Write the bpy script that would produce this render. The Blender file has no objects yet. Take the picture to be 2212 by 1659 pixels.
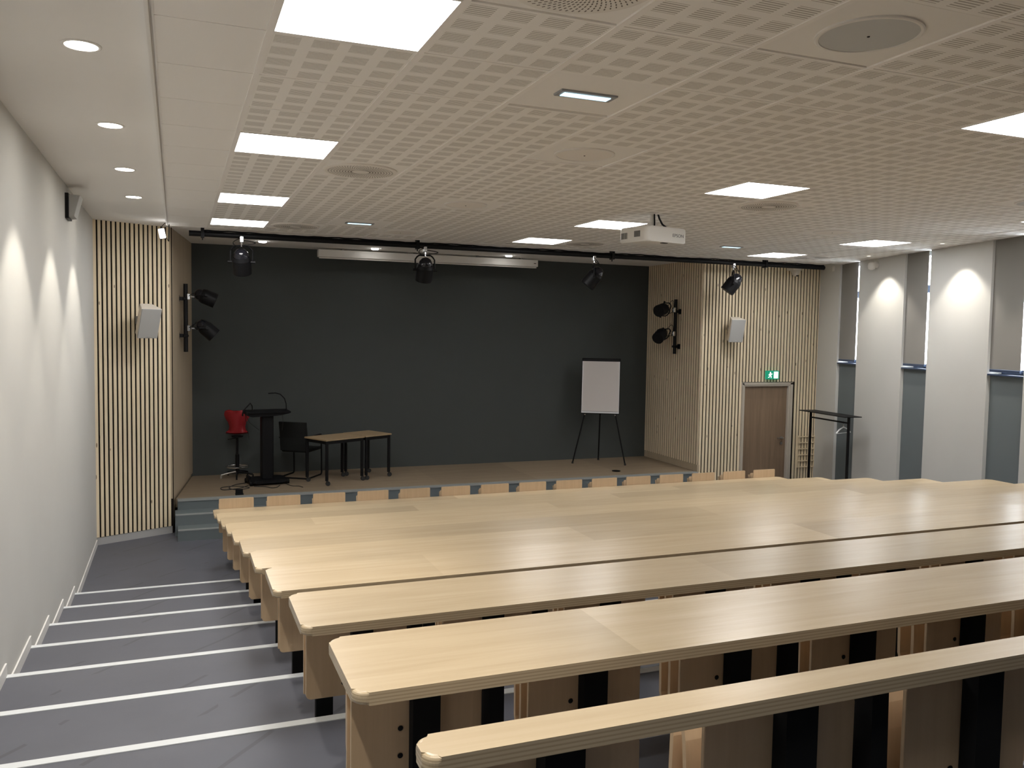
import bpy, bmesh, math, random
from mathutils import Vector, Matrix, Euler
random.seed(7)
C = bpy.context.scene.collection
sc = bpy.context.scene
PI = math.pi
DZ = 2.75                      # room frame: camera height above the front floor

# ------------------------------------------------------------------ materials
def newmat(name):
    m = bpy.data.materials.new(name); m.use_nodes = True
    nt = m.node_tree; nt.nodes.clear()
    out = nt.nodes.new('ShaderNodeOutputMaterial')
    b = nt.nodes.new('ShaderNodeBsdfPrincipled')
    nt.links.new(b.outputs[0], out.inputs[0])
    return m, nt, b
def setp(b, col=None, rough=.5, metal=0., spec=.5):
    if col: b.inputs['Base Color'].default_value = (*col, 1)
    b.inputs['Roughness'].default_value = rough
    b.inputs['Metallic'].default_value = metal
    b.inputs['Specular IOR Level'].default_value = spec
def N(nt, t, **k):
    n = nt.nodes.new(t)
    for a, v in k.items(): setattr(n, a, v)
    return n
def mth(nt, op, a, b=None, c=None):
    n = nt.nodes.new('ShaderNodeMath'); n.operation = op
    for i, v in enumerate((a, b, c)):
        if v is None: continue
        if isinstance(v, (int, float)): n.inputs[i].default_value = v
        else: nt.links.new(v, n.inputs[i])
    return n.outputs[0]
def coords(nt):
    t = N(nt, 'ShaderNodeTexCoord'); return t.outputs['Object']
def mapping(nt, vec, scale=(1,1,1), loc=(0,0,0)):
    m = N(nt, 'ShaderNodeMapping'); m.inputs['Scale'].default_value = scale; m.inputs['Location'].default_value = loc
    nt.links.new(vec, m.inputs['Vector']); return m.outputs[0]
def noise(nt, vec, scale=5, detail=3, rough=.5, dist=0):
    n = N(nt, 'ShaderNodeTexNoise'); n.inputs['Scale'].default_value = scale
    n.inputs['Detail'].default_value = detail; n.inputs['Roughness'].default_value = rough
    n.inputs['Distortion'].default_value = dist
    nt.links.new(vec, n.inputs['Vector']); return n.outputs['Fac']
def ramp(nt, fac, stops):
    r = N(nt, 'ShaderNodeValToRGB'); e = r.color_ramp.elements
    while len(e) < len(stops): e.new(.5)
    for i, (p, c) in enumerate(stops): e[i].position = p; e[i].color = (*c, 1)
    nt.links.new(fac, r.inputs[0]); return r.outputs[0]
def mixc(nt, fac, a, b, mode='MIX'):
    n = N(nt, 'ShaderNodeMix', data_type='RGBA', blend_type=mode)
    for s, v in ((n.inputs[0], fac), (n.inputs[6], a), (n.inputs[7], b)):
        if isinstance(v, (int, float)): s.default_value = v
        elif isinstance(v, tuple): s.default_value = (*v, 1)
        else: nt.links.new(v, s)
    return n.outputs[2]
def bump(nt, b, h, strength=.2, dist=.01):
    n = N(nt, 'ShaderNodeBump'); n.inputs['Strength'].default_value = strength; n.inputs['Distance'].default_value = dist
    nt.links.new(h, n.inputs['Height']); nt.links.new(n.outputs[0], b.inputs['Normal'])

def plain(name, col, rough=.5, metal=0., spec=.5, mottling=0.):
    m, nt, b = newmat(name); setp(b, col, rough, metal, spec)
    if mottling:
        f = noise(nt, coords(nt), 3.0, 4, .6)
        k = ramp(nt, f, [(0, tuple(c*(1-mottling) for c in col)), (1, tuple(min(1, c*(1+mottling)) for c in col))])
        nt.links.new(k, b.inputs['Base Color'])
    return m
def emit(name, col, strength):
    m = bpy.data.materials.new(name); m.use_nodes = True; nt = m.node_tree; nt.nodes.clear()
    o = N(nt, 'ShaderNodeOutputMaterial'); e = N(nt, 'ShaderNodeEmission')
    e.inputs[0].default_value = (*col, 1); e.inputs[1].default_value = strength
    nt.links.new(e.outputs[0], o.inputs[0]); return m

def wood(name, c1, c2, rough=.35, axis='x', grain=1.0, ply=True, tones=.12, plank=2.6, knots=False):
    """long-grained timber; ply adds the layered edge seen on the sides of a sheet"""
    m, nt, b = newmat(name); setp(b, c1, rough)
    co = coords(nt)
    sep = N(nt, 'ShaderNodeSeparateXYZ'); nt.links.new(co, sep.inputs[0])
    info = N(nt, 'ShaderNodeObjectInfo')
    rnd = info.outputs['Random']
    st = {'x': (1.2, 22, 22), 'z': (22, 22, 1.0), 'y': (22, 1.2, 22)}[axis]
    off = N(nt, 'ShaderNodeVectorMath', operation='ADD'); nt.links.new(co, off.inputs[0])
    cmb = N(nt, 'ShaderNodeCombineXYZ')
    for i in range(3): nt.links.new(mth(nt, 'MULTIPLY', rnd, 9.7+i*3), cmb.inputs[i])
    nt.links.new(cmb.outputs[0], off.inputs[1])
    g = noise(nt, mapping(nt, off.outputs[0], st), 1.6*grain, 5, .62, .6)
    col = ramp(nt, g, [(.25, c1), (.75, c2)])
    long_ = sep.outputs[{'x': 0, 'y': 1, 'z': 2}[axis]]
    seg = mth(nt, 'FLOOR', mth(nt, 'DIVIDE', mth(nt, 'ADD', long_, mth(nt, 'MULTIPLY', rnd, 2.0)), plank))
    wn = N(nt, 'ShaderNodeTexWhiteNoise', noise_dimensions='1D')
    nt.links.new(mth(nt, 'ADD', seg, mth(nt, 'MULTIPLY', rnd, 31.0)), wn.inputs['W'])
    tone = mth(nt, 'ADD', 1-tones/2, mth(nt, 'MULTIPLY', wn.outputs['Value'], tones))
    tc = N(nt, 'ShaderNodeCombineColor')
    for i in range(3): nt.links.new(tone, tc.inputs[i])
    col = mixc(nt, 1.0, col, tc.outputs[0], 'MULTIPLY')
    if knots:
        v = N(nt, 'ShaderNodeTexVoronoi'); v.inputs['Scale'].default_value = 1
        nt.links.new(mapping(nt, off.outputs[0], (9, 9, 2.6)), v.inputs['Vector'])
        kn = mth(nt, 'LESS_THAN', v.outputs['Distance'], .075)
        col = mixc(nt, mth(nt, 'MULTIPLY', kn, .75), col, (.12, .07, .035))
    if ply:
        geo = N(nt, 'ShaderNodeNewGeometry')
        # edge of the sheet: object-space normal away from the broad face
        tn = N(nt, 'ShaderNodeVectorTransform', vector_type='NORMAL', convert_from='WORLD', convert_to='OBJECT')
        nt.links.new(geo.outputs['Normal'], tn.inputs[0])
        s2 = N(nt, 'ShaderNodeSeparateXYZ'); nt.links.new(tn.outputs[0], s2.inputs[0])
        ax, th = ply
        nz = mth(nt, 'ABSOLUTE', s2.outputs[ax])
        side = mth(nt, 'LESS_THAN', nz, .75)
        lay = mth(nt, 'SINE', mth(nt, 'MULTIPLY', sep.outputs[ax], 2*PI/th))
        ec = ramp(nt, mth(nt, 'ADD', .5, mth(nt, 'MULTIPLY', lay, .5)), [(0, tuple(c*.66 for c in c1)), (.6, tuple(c*.76 for c in c2))])
        col = mixc(nt, side, col, ec)
    nt.links.new(col, b.inputs['Base Color'])
    return m

M = {}
M['desk'] = wood('pale_beech_laminate', (.52, .405, .26), (.61, .49, .33), .27, 'x', .8, (2, .0085), .24, 2.3)
M['seatply'] = wood('beech_plywood', (.57, .415, .26), (.66, .495, .325), .42, 'z', .8, (1, .0045), .10, 5)
M['slat'] = wood('pine_slat', (.74, .61, .42), (.88, .76, .56), .6, 'z', 1.5, None, .03, 9, True)
M['plywall'] = wood('plywood_lining', (.42, .34, .24), (.52, .43, .31), .6, 'z', .35, None, .05, 9)
M['stagefloor'] = wood('oak_stage_boards', (.25, .19, .13), (.35, .275, .19), .5, 'x', .6, None, .2, 1.6)
M['doorwood'] = wood('brown_oak_veneer', (.17, .115, .075), (.27, .19, .125), .5, 'z', .55, None, .05, 9)
M['tabletop'] = wood('light_table_laminate', (.40, .28, .16), (.50, .37, .22), .4, 'x', .6, (2, .01), .05, 9)
M['wall'] = plain('cream_paint', (.60, .597, .575), .85, 0, .2, .02)
M['dark'] = plain('charcoal_paint', (.070, .078, .077), .85, 0, .25, .05)
M['plaster'] = plain('white_plaster', (.90, .885, .86), .9, 0, .2, .01)
M['tileplain'] = plain('plain_tile', (.90, .88, .85), .85, 0, .2)
M['trimwhite'] = plain('white_trim', (.82, .80, .77), .5)
M['skirt'] = plain('skirting_paint', (.72, .715, .70), .5)
M['tbar'] = plain('ceiling_runner', (.93, .90, .87), .5)
M['nosing'] = plain('white_nosing', (.66, .69, .72), .45, 0, .5, .04)
M['black'] = plain('black_metal', (.005, .005, .006), .5, 0, .22)
M['blackmatte'] = plain('black_matte', (.006, .006, .007), .8, 0, .2)
M['backing'] = plain('black_felt_backing', (.012, .009, .008), .95, 0, .1)
M['glossblack'] = plain('gloss_black', (.010, .010, .014), .12)
M['chrome'] = plain('chrome', (.75, .76, .78), .18, 1)
M['steel'] = plain('brushed_steel', (.45, .43, .40), .35, 1)
M['apron'] = plain('blue_grey_panel', (.155, .180, .190), .7, 0, .3, .03)
M['blind'] = plain('grey_blind_fabric', (.27, .26, .245), .9, 0, .1)
M['bluebar'] = plain('blue_grey_metal', (.10, .14, .24), .3, .6)
M['steps'] = plain('blue_grey_vinyl', (.135, .160, .170), .55, 0, .4, .04)
M['stepedge'] = plain('light_grey_step_edge', (.30, .32, .32), .5)
M['spk'] = plain('speaker_grey', (.42, .42, .41), .6)
M['spktop'] = plain('speaker_cream', (.66, .60, .52), .6)
M['proj'] = plain('projector_white', (.80, .79, .76), .35)
M['grey'] = plain('mid_grey', (.22, .22, .22), .6)
M['red'] = plain('red_plastic', (.30, .014, .02), .4)
M['mesh_fabric'] = plain('black_mesh_fabric', (.005, .006, .006), .85)
M['paper'] = plain('paper_pad', (.62, .58, .56), .8)
M['alu'] = plain('aluminium_strip', (.6, .6, .62), .35, .8)
M['rubber'] = plain('rubber', (.02, .02, .02), .7)
M['green'] = emit('green_sign_glow', (.02, .30, .17), .30)
M['signwhite'] = emit('white_sign_glow', (.80, 1, .90), .75)
M['clear'] = plain('clear_acrylic', (.85, .87, .88), .1)
M['panel_light'] = emit('led_panel_glow', (1.0, .985, .97), 6.0)
M['down'] = emit('downlight_glow', (1.0, .93, .80), 16)
M['stageled'] = emit('stage_led_glow', (1, .97, .92), 7)
M['emled'] = emit('emergency_led_glow', (.55, .85, 1), .55)
M['floodled'] = emit('flood_glow', (1, .98, .95), 2.2)

# grey vinyl floor with faint veins
m, nt, b = newmat('grey_vinyl'); setp(b, (.12, .12, .13), .55)
co = coords(nt)
mp = N(nt, 'ShaderNodeMapping'); mp.inputs['Rotation'].default_value = (0, 0, .75); nt.links.new(co, mp.inputs['Vector'])
v = N(nt, 'ShaderNodeTexWave'); v.inputs['Scale'].default_value = .55; v.inputs['Distortion'].default_value = 3.5; v.inputs['Detail'].default_value = 3; v.inputs['Detail Scale'].default_value = .6
nt.links.new(mp.outputs[0], v.inputs['Vector'])
line = mth(nt, 'MULTIPLY', mth(nt, 'LESS_THAN', v.outputs['Fac'], .004), mth(nt, 'GREATER_THAN', noise(nt, co, 1.7, 2), .48))
vv = mixc(nt, line, (.101, .106, .130), (.078, .081, .096))
nn = ramp(nt, noise(nt, co, 2.2, 5, .6), [(.3, (.90, .90, .90)), (.7, (1.04, 1.04, 1.04))])
nt.links.new(mixc(nt, 1.0, vv, nn, 'MULTIPLY'), b.inputs['Base Color'])
M['floor'] = m

# tile with 4 x 4 patches of six slots
T = .66; TX0 = .3774; TY0 = 3.7984
m, nt, b = newmat('slotted_acoustic_tile'); setp(b, (.7, .66, .6), .8, 0, .25)
co = coords(nt); sp = N(nt, 'ShaderNodeSeparateXYZ'); nt.links.new(co, sp.inputs[0])
def cell(o, o0, n, w):
    f = mth(nt, 'FRACT', mth(nt, 'MULTIPLY', mth(nt, 'SUBTRACT', o, o0-T*40), n/T))
    return mth(nt, 'LESS_THAN', mth(nt, 'ABSOLUTE', mth(nt, 'SUBTRACT', f, .5)), w/2)
px_ = cell(sp.outputs[0], TX0, 4, .68); py_ = cell(sp.outputs[1], TY0, 4, .66)
sl = cell(sp.outputs[1], TY0, 36, .50)
hole = mth(nt, 'MULTIPLY', mth(nt, 'MULTIPLY', px_, py_), sl)
geo = N(nt, 'ShaderNodeNewGeometry'); gs = N(nt, 'ShaderNodeSeparateXYZ'); nt.links.new(geo.outputs['Normal'], gs.inputs[0])
hole = mth(nt, 'MULTIPLY', hole, mth(nt, 'GREATER_THAN', mth(nt, 'ABSOLUTE', gs.outputs[2]), .9))
nt.links.new(mixc(nt, hole, (.92, .90, .865), (.52, .49, .45)), b.inputs['Base Color'])
M['tile'] = m

# ------------------------------------------------------------------ mesh builder
class MB:
    def __init__(s): s.bm = bmesh.new(); s.T = Matrix.Identity(4)
    def _fin(s, vs):
        bmesh.ops.transform(s.bm, matrix=s.T, verts=vs)
        return s
    def box(s, x0, x1, y0, y1, z0, z1, bev=0., seg=2):
        r = bmesh.ops.create_cube(s.bm, size=1)
        vs = r['verts']
        for v in vs:
            v.co = Vector(((x0+x1)/2+v.co.x*(x1-x0), (y0+y1)/2+v.co.y*(y1-y0), (z0+z1)/2+v.co.z*(z1-z0)))
        if bev:
            es = list({e for v in vs for e in v.link_edges})
            r = bmesh.ops.bevel(s.bm, geom=es, offset=bev, segments=seg, affect='EDGES', profile=.5)
            vs = list({v for f in r['faces'] for v in f.verts})
            # bevel keeps faces connected; gather island
            todo = list(vs); seen = set(vs)
            while todo:
                v = todo.pop()
                for e in v.link_edges:
                    w = e.other_vert(v)
                    if w not in seen: seen.add(w); todo.append(w)
            vs = list(seen)
        return s._fin(vs)
    def prism(s, pts, z0, z1, bev=0., seg=2):
        """outline in XY extruded in z"""
        before = set(s.bm.verts)
        lo = [s.bm.verts.new((x, y, z0)) for x, y in pts]; hi = [s.bm.verts.new((x, y, z1)) for x, y in pts]
        n = len(pts)
        f0 = s.bm.faces.new(lo[::-1]); f1 = s.bm.faces.new(hi)
        for i in range(n): s.bm.faces.new((lo[i], lo[(i+1) % n], hi[(i+1) % n], hi[i]))
        vs = lo+hi
        if bev:
            es = list(f0.edges)+list(f1.edges)
            bmesh.ops.bevel(s.bm, geom=es, offset=bev, segments=seg, affect='EDGES', profile=.5)
            vs = [v for v in s.bm.verts if v not in before]
        return s._fin([v for v in vs if v.is_valid])
    def sheet(s, prof, x0, x1, th):
        """sheet whose side profile is a (y,z) path, extruded along x with thickness th"""
        n = len(prof); a = []; 
        nor = []
        for i in range(n):
            p = Vector(prof[max(0, i-1)]); q = Vector(prof[min(n-1, i+1)]); d = (q-p).normalized()
            nor.append(Vector((-d.y, d.x)))
        loop = [Vector(prof[i])+nor[i]*th/2 for i in range(n)]+[Vector(prof[i])-nor[i]*th/2 for i in reversed(range(n))]
        A = [s.bm.verts.new((x0, p.x, p.y)) for p in loop]; B = [s.bm.verts.new((x1, p.x, p.y)) for p in loop]
        m = len(loop)
        for i in range(m): s.bm.faces.new((A[i], A[(i+1) % m], B[(i+1) % m], B[i]))
        for i in range(n-1):
            s.bm.faces.new((A[i+1], A[i], A[m-1-i], A[m-2-i])); s.bm.faces.new((B[i], B[i+1], B[m-2-i], B[m-1-i]))
        return s._fin(A+B)
    def tube(s, path, r, seg=10, closed=False, r2=None):
        P = [Vector(p) for p in path]; n = len(P); rings = []
        prev = None
        for i in range(n):
            if closed: d = (P[(i+1) % n]-P[i-1]).normalized()
            else: d = (P[min(n-1, i+1)]-P[max(0, i-1)]).normalized()
            if prev is None:
                a = d.orthogonal().normalized()
            else:
                a = (prev-d*prev.dot(d)).normalized()
            prev = a; bb = d.cross(a)
            rr = r if r2 is None else r+(r2-r)*i/(n-1)
            rings.append([s.bm.verts.new(P[i]+(a*math.cos(2*PI*k/seg)+bb*math.sin(2*PI*k/seg))*rr) for k in range(seg)])
        for i in range(n if closed else n-1):
            A, B = rings[i], rings[(i+1) % n]
            for k in range(seg): s.bm.faces.new((A[k], A[(k+1) % seg], B[(k+1) % seg], B[k]))
        if not closed:
            s.bm.faces.new(rings[0][::-1]); s.bm.faces.new(rings[-1])
        return s._fin([v for r_ in rings for v in r_])
    def lathe(s, prof, c=(0, 0, 0), axis=(0, 0, 1), seg=24):
        """prof: (radius, height) along axis from c"""
        ax = Vector(axis).normalized(); a = ax.orthogonal().normalized(); bb = ax.cross(a); c = Vector(c); rings = []; vs = []
        for r, h in prof:
            if r < 1e-6:
                v = s.bm.verts.new(c+ax*h); rings.append([v]); vs.append(v)
            else:
                R = [s.bm.verts.new(c+ax*h+(a*math.cos(2*PI*k/seg)+bb*math.sin(2*PI*k/seg))*r) for k in range(seg)]
                rings.append(R); vs += R
        for A, B in zip(rings, rings[1:]):
            for k in range(seg):
                k2 = (k+1) % seg
                if len(A) == 1 and len(B) == 1: continue
                if len(A) == 1: s.bm.faces.new((A[0], B[k2], B[k]))
                elif len(B) == 1: s.bm.faces.new((A[k], A[k2], B[0]))
                else: s.bm.faces.new((A[k], A[k2], B[k2], B[k]))
        if len(rings[0]) > 1: s.bm.faces.new(rings[0][::-1])
        if len(rings[-1]) > 1: s.bm.faces.new(rings[-1])
        return s._fin(vs)
    def build(s, name, mat, parent=None, o=(0, 0, 0), smooth=False):
        bmesh.ops.recalc_face_normals(s.bm, faces=s.bm.faces)
        me = bpy.data.meshes.new(name)
        if any(o): bmesh.ops.translate(s.bm, verts=s.bm.verts, vec=-Vector(o))
        s.bm.to_mesh(me); s.bm.free()
        me.materials.append(mat)
        if smooth:
            me.polygons.foreach_set('use_smooth', [True]*len(me.polygons))
            try: me.set_sharp_from_angle(angle=math.radians(40))
            except Exception: pass
        ob = bpy.data.objects.new(name, me); C.objects.link(ob)
        if parent: ob.parent = parent
        else: ob.location = Vector(o)+Vector((0, 0, DZ))
        return ob
def tag(o, label, cat, group=None):
    o['label'] = label; o['category'] = cat
    if group: o['group'] = group
    return o
def struct(o, label=None):
    o['kind'] = 'structure'
    if label: o['label'] = label
    return o
def thing(name, label, cat, loc, rz=0, group=None):
    o = bpy.data.objects.new(name, None); C.objects.link(o); o.empty_display_size = .1
    o.location = Vector(loc)+Vector((0, 0, DZ)); o.rotation_euler = (0, 0, rz)
    return tag(o, label, cat, group)
def tree_copy(o, parent=None):
    c = o.copy(); C.objects.link(c)
    if parent: c.parent = parent
    for ch in list(o.children): tree_copy(ch, c)
    return c
def dup(root, loc, label, rz=None, group=None):
    c = tree_copy(root)
    c.location = Vector(loc)+Vector((0, 0, DZ))
    if rz is not None: c.rotation_euler = (0, 0, rz)
    c['label'] = label
    if group: c['group'] = group
    return c
ORD = ['', 'first', 'second', 'third', 'fourth', 'fifth', 'sixth', 'seventh', 'eighth', 'ninth', 'tenth', 'eleventh', 'twelfth', 'thirteenth', 'fourteenth', 'fifteenth', 'sixteenth']
def rrect(x0, x1, y0, y1, r, n=5, corners=(1, 1, 1, 1)):
    pts = []
    for i, (cx, cy, a) in enumerate(((x1, y1, 0), (x0, y1, 90), (x0, y0, 180), (x1, y0, 270))):
        if not corners[i]: pts.append((cx, cy)); continue
        ox = cx-r if cx == x1 else cx+r; oy = cy-r if cy == y1 else cy+r
        for k in range(n+1):
            t = math.radians(a+90*k/n); pts.append((ox+r*math.cos(t), oy+r*math.sin(t)))
    return pts

# ------------------------------------------------------------------ room shell
XL = -.943; ZF = -2.75; ZC = 1.26; ZS = 1.30; ZSTG = -2.335; YB = 14.1
Y0N = 9.086; PITCH = .877; RISE = .1386; NZ0 = -2.61
YR = -3.2                       # rear wall
def level(y):
    if y >= Y0N: return ZF
    return NZ0+RISE*min(9, int((Y0N-y)/PITCH))
def rwx(y): return 9.405+.278*(y-7.213) if y > 6.5 else 9.405+.278*(6.5-7.213)

mb = MB(); mb.box(XL-.3, 11.4, Y0N, YB+.3, ZF-.2, ZF)
for j in range(10):
    y1 = Y0N-PITCH*j; y0 = Y0N-PITCH*(j+1) if j < 9 else YR-.2
    mb.box(XL-.3, 11.4, y0, y1, ZF-.2, NZ0+RISE*j)
struct(mb.build('floor', M['floor']), 'grey vinyl floor stepping down to the front')
n = 1
for j in range(10):
    y1 = Y0N-PITCH*j; z = NZ0+RISE*j
    mb = MB(); mb.box(XL+.002, 9.6, y1-.045, y1+.006, z, z+.004); mb.box(XL+.002, 9.6, y1, y1+.006, z-.03, z+.002)
    struct(mb.build('trim_%d' % n, M['nosing']), 'white step nosing strip'); n += 1
# skirting along the left wall, stepped with the treads
for j in range(11):
    if j == 0: y0, y1, z = Y0N, 11.60, ZF
    else: y0, y1, z = max(YR, Y0N-PITCH*j), Y0N-PITCH*(j-1), NZ0+RISE*(j-1)
    mb = MB(); mb.box(XL, XL+.010, y0+.008, y1-.01, z, z+.078)
    struct(mb.build('baseboard_left', M['skirt']), 'white stepped skirting on the left wall')
mb = MB(); mb.box(XL-.2, XL, YR-.2, YB+.3, ZF-.2, 1.6)
struct(mb.build('wall_left', M['wall']), 'pale plain wall beside the stepped aisle')
mb = MB(); mb.box(XL-.3, 11.4, YR-.2, YR, ZF-.2, 1.6)
struct(mb.build('wall_rear', M['apron']))
mb = MB(); mb.box(-.3, 9.0, YB, YB+.2, ZF, 1.6)
struct(mb.build('wall_back', M['dark']), 'charcoal wall behind the stage')
# plasterboard surround (a little above the tile field)
mb = MB()
mb.box(XL-.2, -.085, YR-.2, 12.3, ZS, ZS+.2)
mb.box(-.085, 11.4, 11.43, YB+.2, ZS, ZS+.2)
mb.box(XL-.2, -.085, 12.3, YB+.2, ZS, ZS+.2)
struct(mb.build('ceiling', M['plaster']), 'smooth plasterboard ceiling border')

# tile field with openings for lamps, grilles and speakers
special = {}
for c in (0, 6, 12):
    for r in (-1, 3, 7, 10): special[(c, r)] = 'light'
special[(0, -5)] = 'light'  # unseen panel, added so the nearest rail gets light
for cr in ((1, -2), (1, 4), (1, 10), (7, 4), (7, 10), (13, 10), (7, -2)): special[cr] = 'vent'
for cr in ((3, -2), (3, 2), (3, 6), (3, 10), (10, 6), (10, 2), (10, 10)): special[cr] = 'speaker'
for cr in ((2, 0), (2, 9), (10, 9)): special[cr] = 'emergency'
special.pop((3, 10)); special[(3, 10)] = 'speaker'; special.pop((10, 10))
mb = MB(); g = .004
RMAX = 11.5
r = -11
while r < 12:
    y0 = TY0+r*T; y1 = min(y0+T, 11.42)
    for c in range(0, 16):
        if (c, r) in special: continue
        x0 = TX0+c*T; x1 = x0+T
        if x0 > rwx(y1)+.25: continue
        mb.box(x0+g, x1-g, y0+g, y1-g, ZC, ZC+.02)
    r += 1
mb.box(-.092, 11.4, YR-.2, 11.42, ZC+.03, ZC+.25)      # void above
mb.build('ceiling', M['tile'])
o = bpy.data.objects['ceiling.001']; struct(o, 'slotted white acoustic tile ceiling')
mb = MB()
for r in range(-11, 12):
    y0 = TY0+r*T; y1 = min(y0+T, 11.42)
    mb.box(-.083, TX0-g, y0+.003, y1-.003, ZC, ZC+.02)
struct(mb.build('ceiling', M['tileplain']), 'row of plain cut tiles along the left edge of the tile field')
mb = MB()
for c in range(0, 17):
    x = TX0+c*T
    mb.box(x-.014, x+.014, YR, 11.43, ZC-.004, ZC+.028)
for r in range(-10, 12):
    y = TY0+r*T
    mb.box(-.08, 11.0, y-.009, y+.009, ZC+.012, ZC+.028)
struct(mb.build('trim_%d' % n, M['tbar']), 'white runners of the tile ceiling'); n += 1
mb = MB(); mb.box(-.110, -.094, YR, 11.43, ZC-.006, ZS); mb.box(-.094, -.083, YR, 11.43, ZC+.006, ZS); mb.box(-.083, -.075, YR, 11.43, ZC-.003, ZC+.02); mb.box(-.11, 11.2, 11.42, 11.44, ZC-.006, ZS)
struct(mb.build('trim_%d' % n, M['trimwhite']), 'white edge trim around the tile field'); n += 1

# slatted walls
def frame2(p, q):
    d = Vector((q[0]-p[0], q[1]-p[1], 0)); L = d.length; d.normalize()
    nrm = Vector((d.y, -d.x, 0))
    Mx = Matrix(((d.x, nrm.x, 0, p[0]), (d.y, nrm.y, 0, p[1]), (0, 0, 1, 0), (0, 0, 0, 1)))
    return Mx, L            # local x along, local y toward the room
def slat_wall(name, p, q, z0, z1, pitch, w, holes=(), first=0.0, label=None, last=0., dp=.03, cut=-.02):
    Mx, L = frame2(p, q)
    b = MB(); b.T = Mx; b.box(-.02, L-cut, -.2, -dp, z0-.6, z1)
    if holes:
        b = MB(); b.T = Mx
        (h0, h1, hz) = holes[0]
        b.box(.03, h0, -.2, -dp, z0-.1, z1); b.box(h1, L+.3, -.2, -dp, z0-.1, z1); b.box(h0, h1, -.2, -dp, hz, z1)
    back = struct(b.build(name, M['backing']), label)
    s = MB(); s.T = Mx; x = first
    while x+w < L-last+.001:
        lo = z0
        for h0, h1, hz in holes:
            if x+w > h0 and x < h1: lo = hz+.005
        s.box(x, x+w, -dp, 0, lo, z1)
        x += pitch
    ob = s.build('slats', M['slat'], back)
    ob['label'] = 'pale vertical pine slats over black backing'
    return back
PL, PC = (XL, 11.61), (-.06, 12.03)
slat_wall('wall_front_left', PL, PC, -2.65, ZS, .0575, .036, dp=.012, label='slatted pine wall left of the stage')
Mx, L = frame2(PL, PC); mb = MB(); mb.T = Mx; mb.box(0, L, -.06, -.010, ZF, -2.655)
struct(mb.build('baseboard_front', plain('pale_grey_plinth', (.42, .42, .42), .7)), 'pale plinth under the slatted wall left of the stage')
slat_wall('wall_front_right', (8.30, 12.2), (10.95, 12.2), -2.72, ZS, .0665, .043, holes=[(.86, 1.97, -.80)], first=.018, dp=.012, label='slatted pine wall with the door right of the stage')
slat_wall('wall_stage_right', (8.37, YB), (8.295, 12.2), ZSTG+.12, ZS, .07702, .052, first=.0, dp=.009, cut=.06, label='slatted pine return wall on the right of the stage')
Mx, L = frame2((8.37, YB), (8.295, 12.2)); mb = MB(); mb.T = Mx; mb.box(0, L-.16, -.09, -.002, ZSTG, ZSTG+.118); mb.box(L-.16, L, -.04, 0, ZSTG, ZSTG+.118)
struct(mb.build('baseboard_stage', M['plywall']))
mb = MB(); Mx, L = frame2((-.06, 12.03), (.225, YB)); mb.T = Mx; mb.box(0, L+.05, -.2, 0, ZSTG+.05, ZS); mb.box(.05, L, -.2, -.02, ZF, ZSTG+.05)
struct(mb.build('wall_stage_left', M['plywall']), 'smooth plywood return wall on the left of the stage')

# right wall with tall window bays
D = Vector((.278, 1, 0)).normalized(); PW = Vector((9.405, 7.213, 0))
def Wm():
    nrm = Vector((D.y, -D.x, 0))          # outward
    return Matrix(((D.x, nrm.x, 0, PW.x), (D.y, nrm.y, 0, PW.y), (0, 0, 1, 0), (0, 0, 0, 1)))
def sY(y): return (y-PW.y)/D.y
bays = [(sY(10.87), sY(11.50)), (sY(8.985), sY(9.605)), (sY(7.10), sY(7.735))]
edges = [sY(6.5)] + [e for b_ in sorted(bays) for e in b_] + [sY(12.35)]
mb = MB(); mb.T = Wm()
for i in range(0, len(edges), 2): mb.box(edges[i], edges[i+1], 0, .3, ZF-.1, 1.6)
mb.T = Matrix.Identity(4); xr = rwx(6.5); mb.box(xr, xr+.3, YR-.2, 6.5, ZF-.1, 1.6); mb.box(xr, xr+.45, 6.3, 6.5, ZF-.1, 1.6)
struct(mb.build('wall_right', M['wall']), 'pale wall piers between tall window bays')
labs = ['far', 'middle', 'near']
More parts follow.
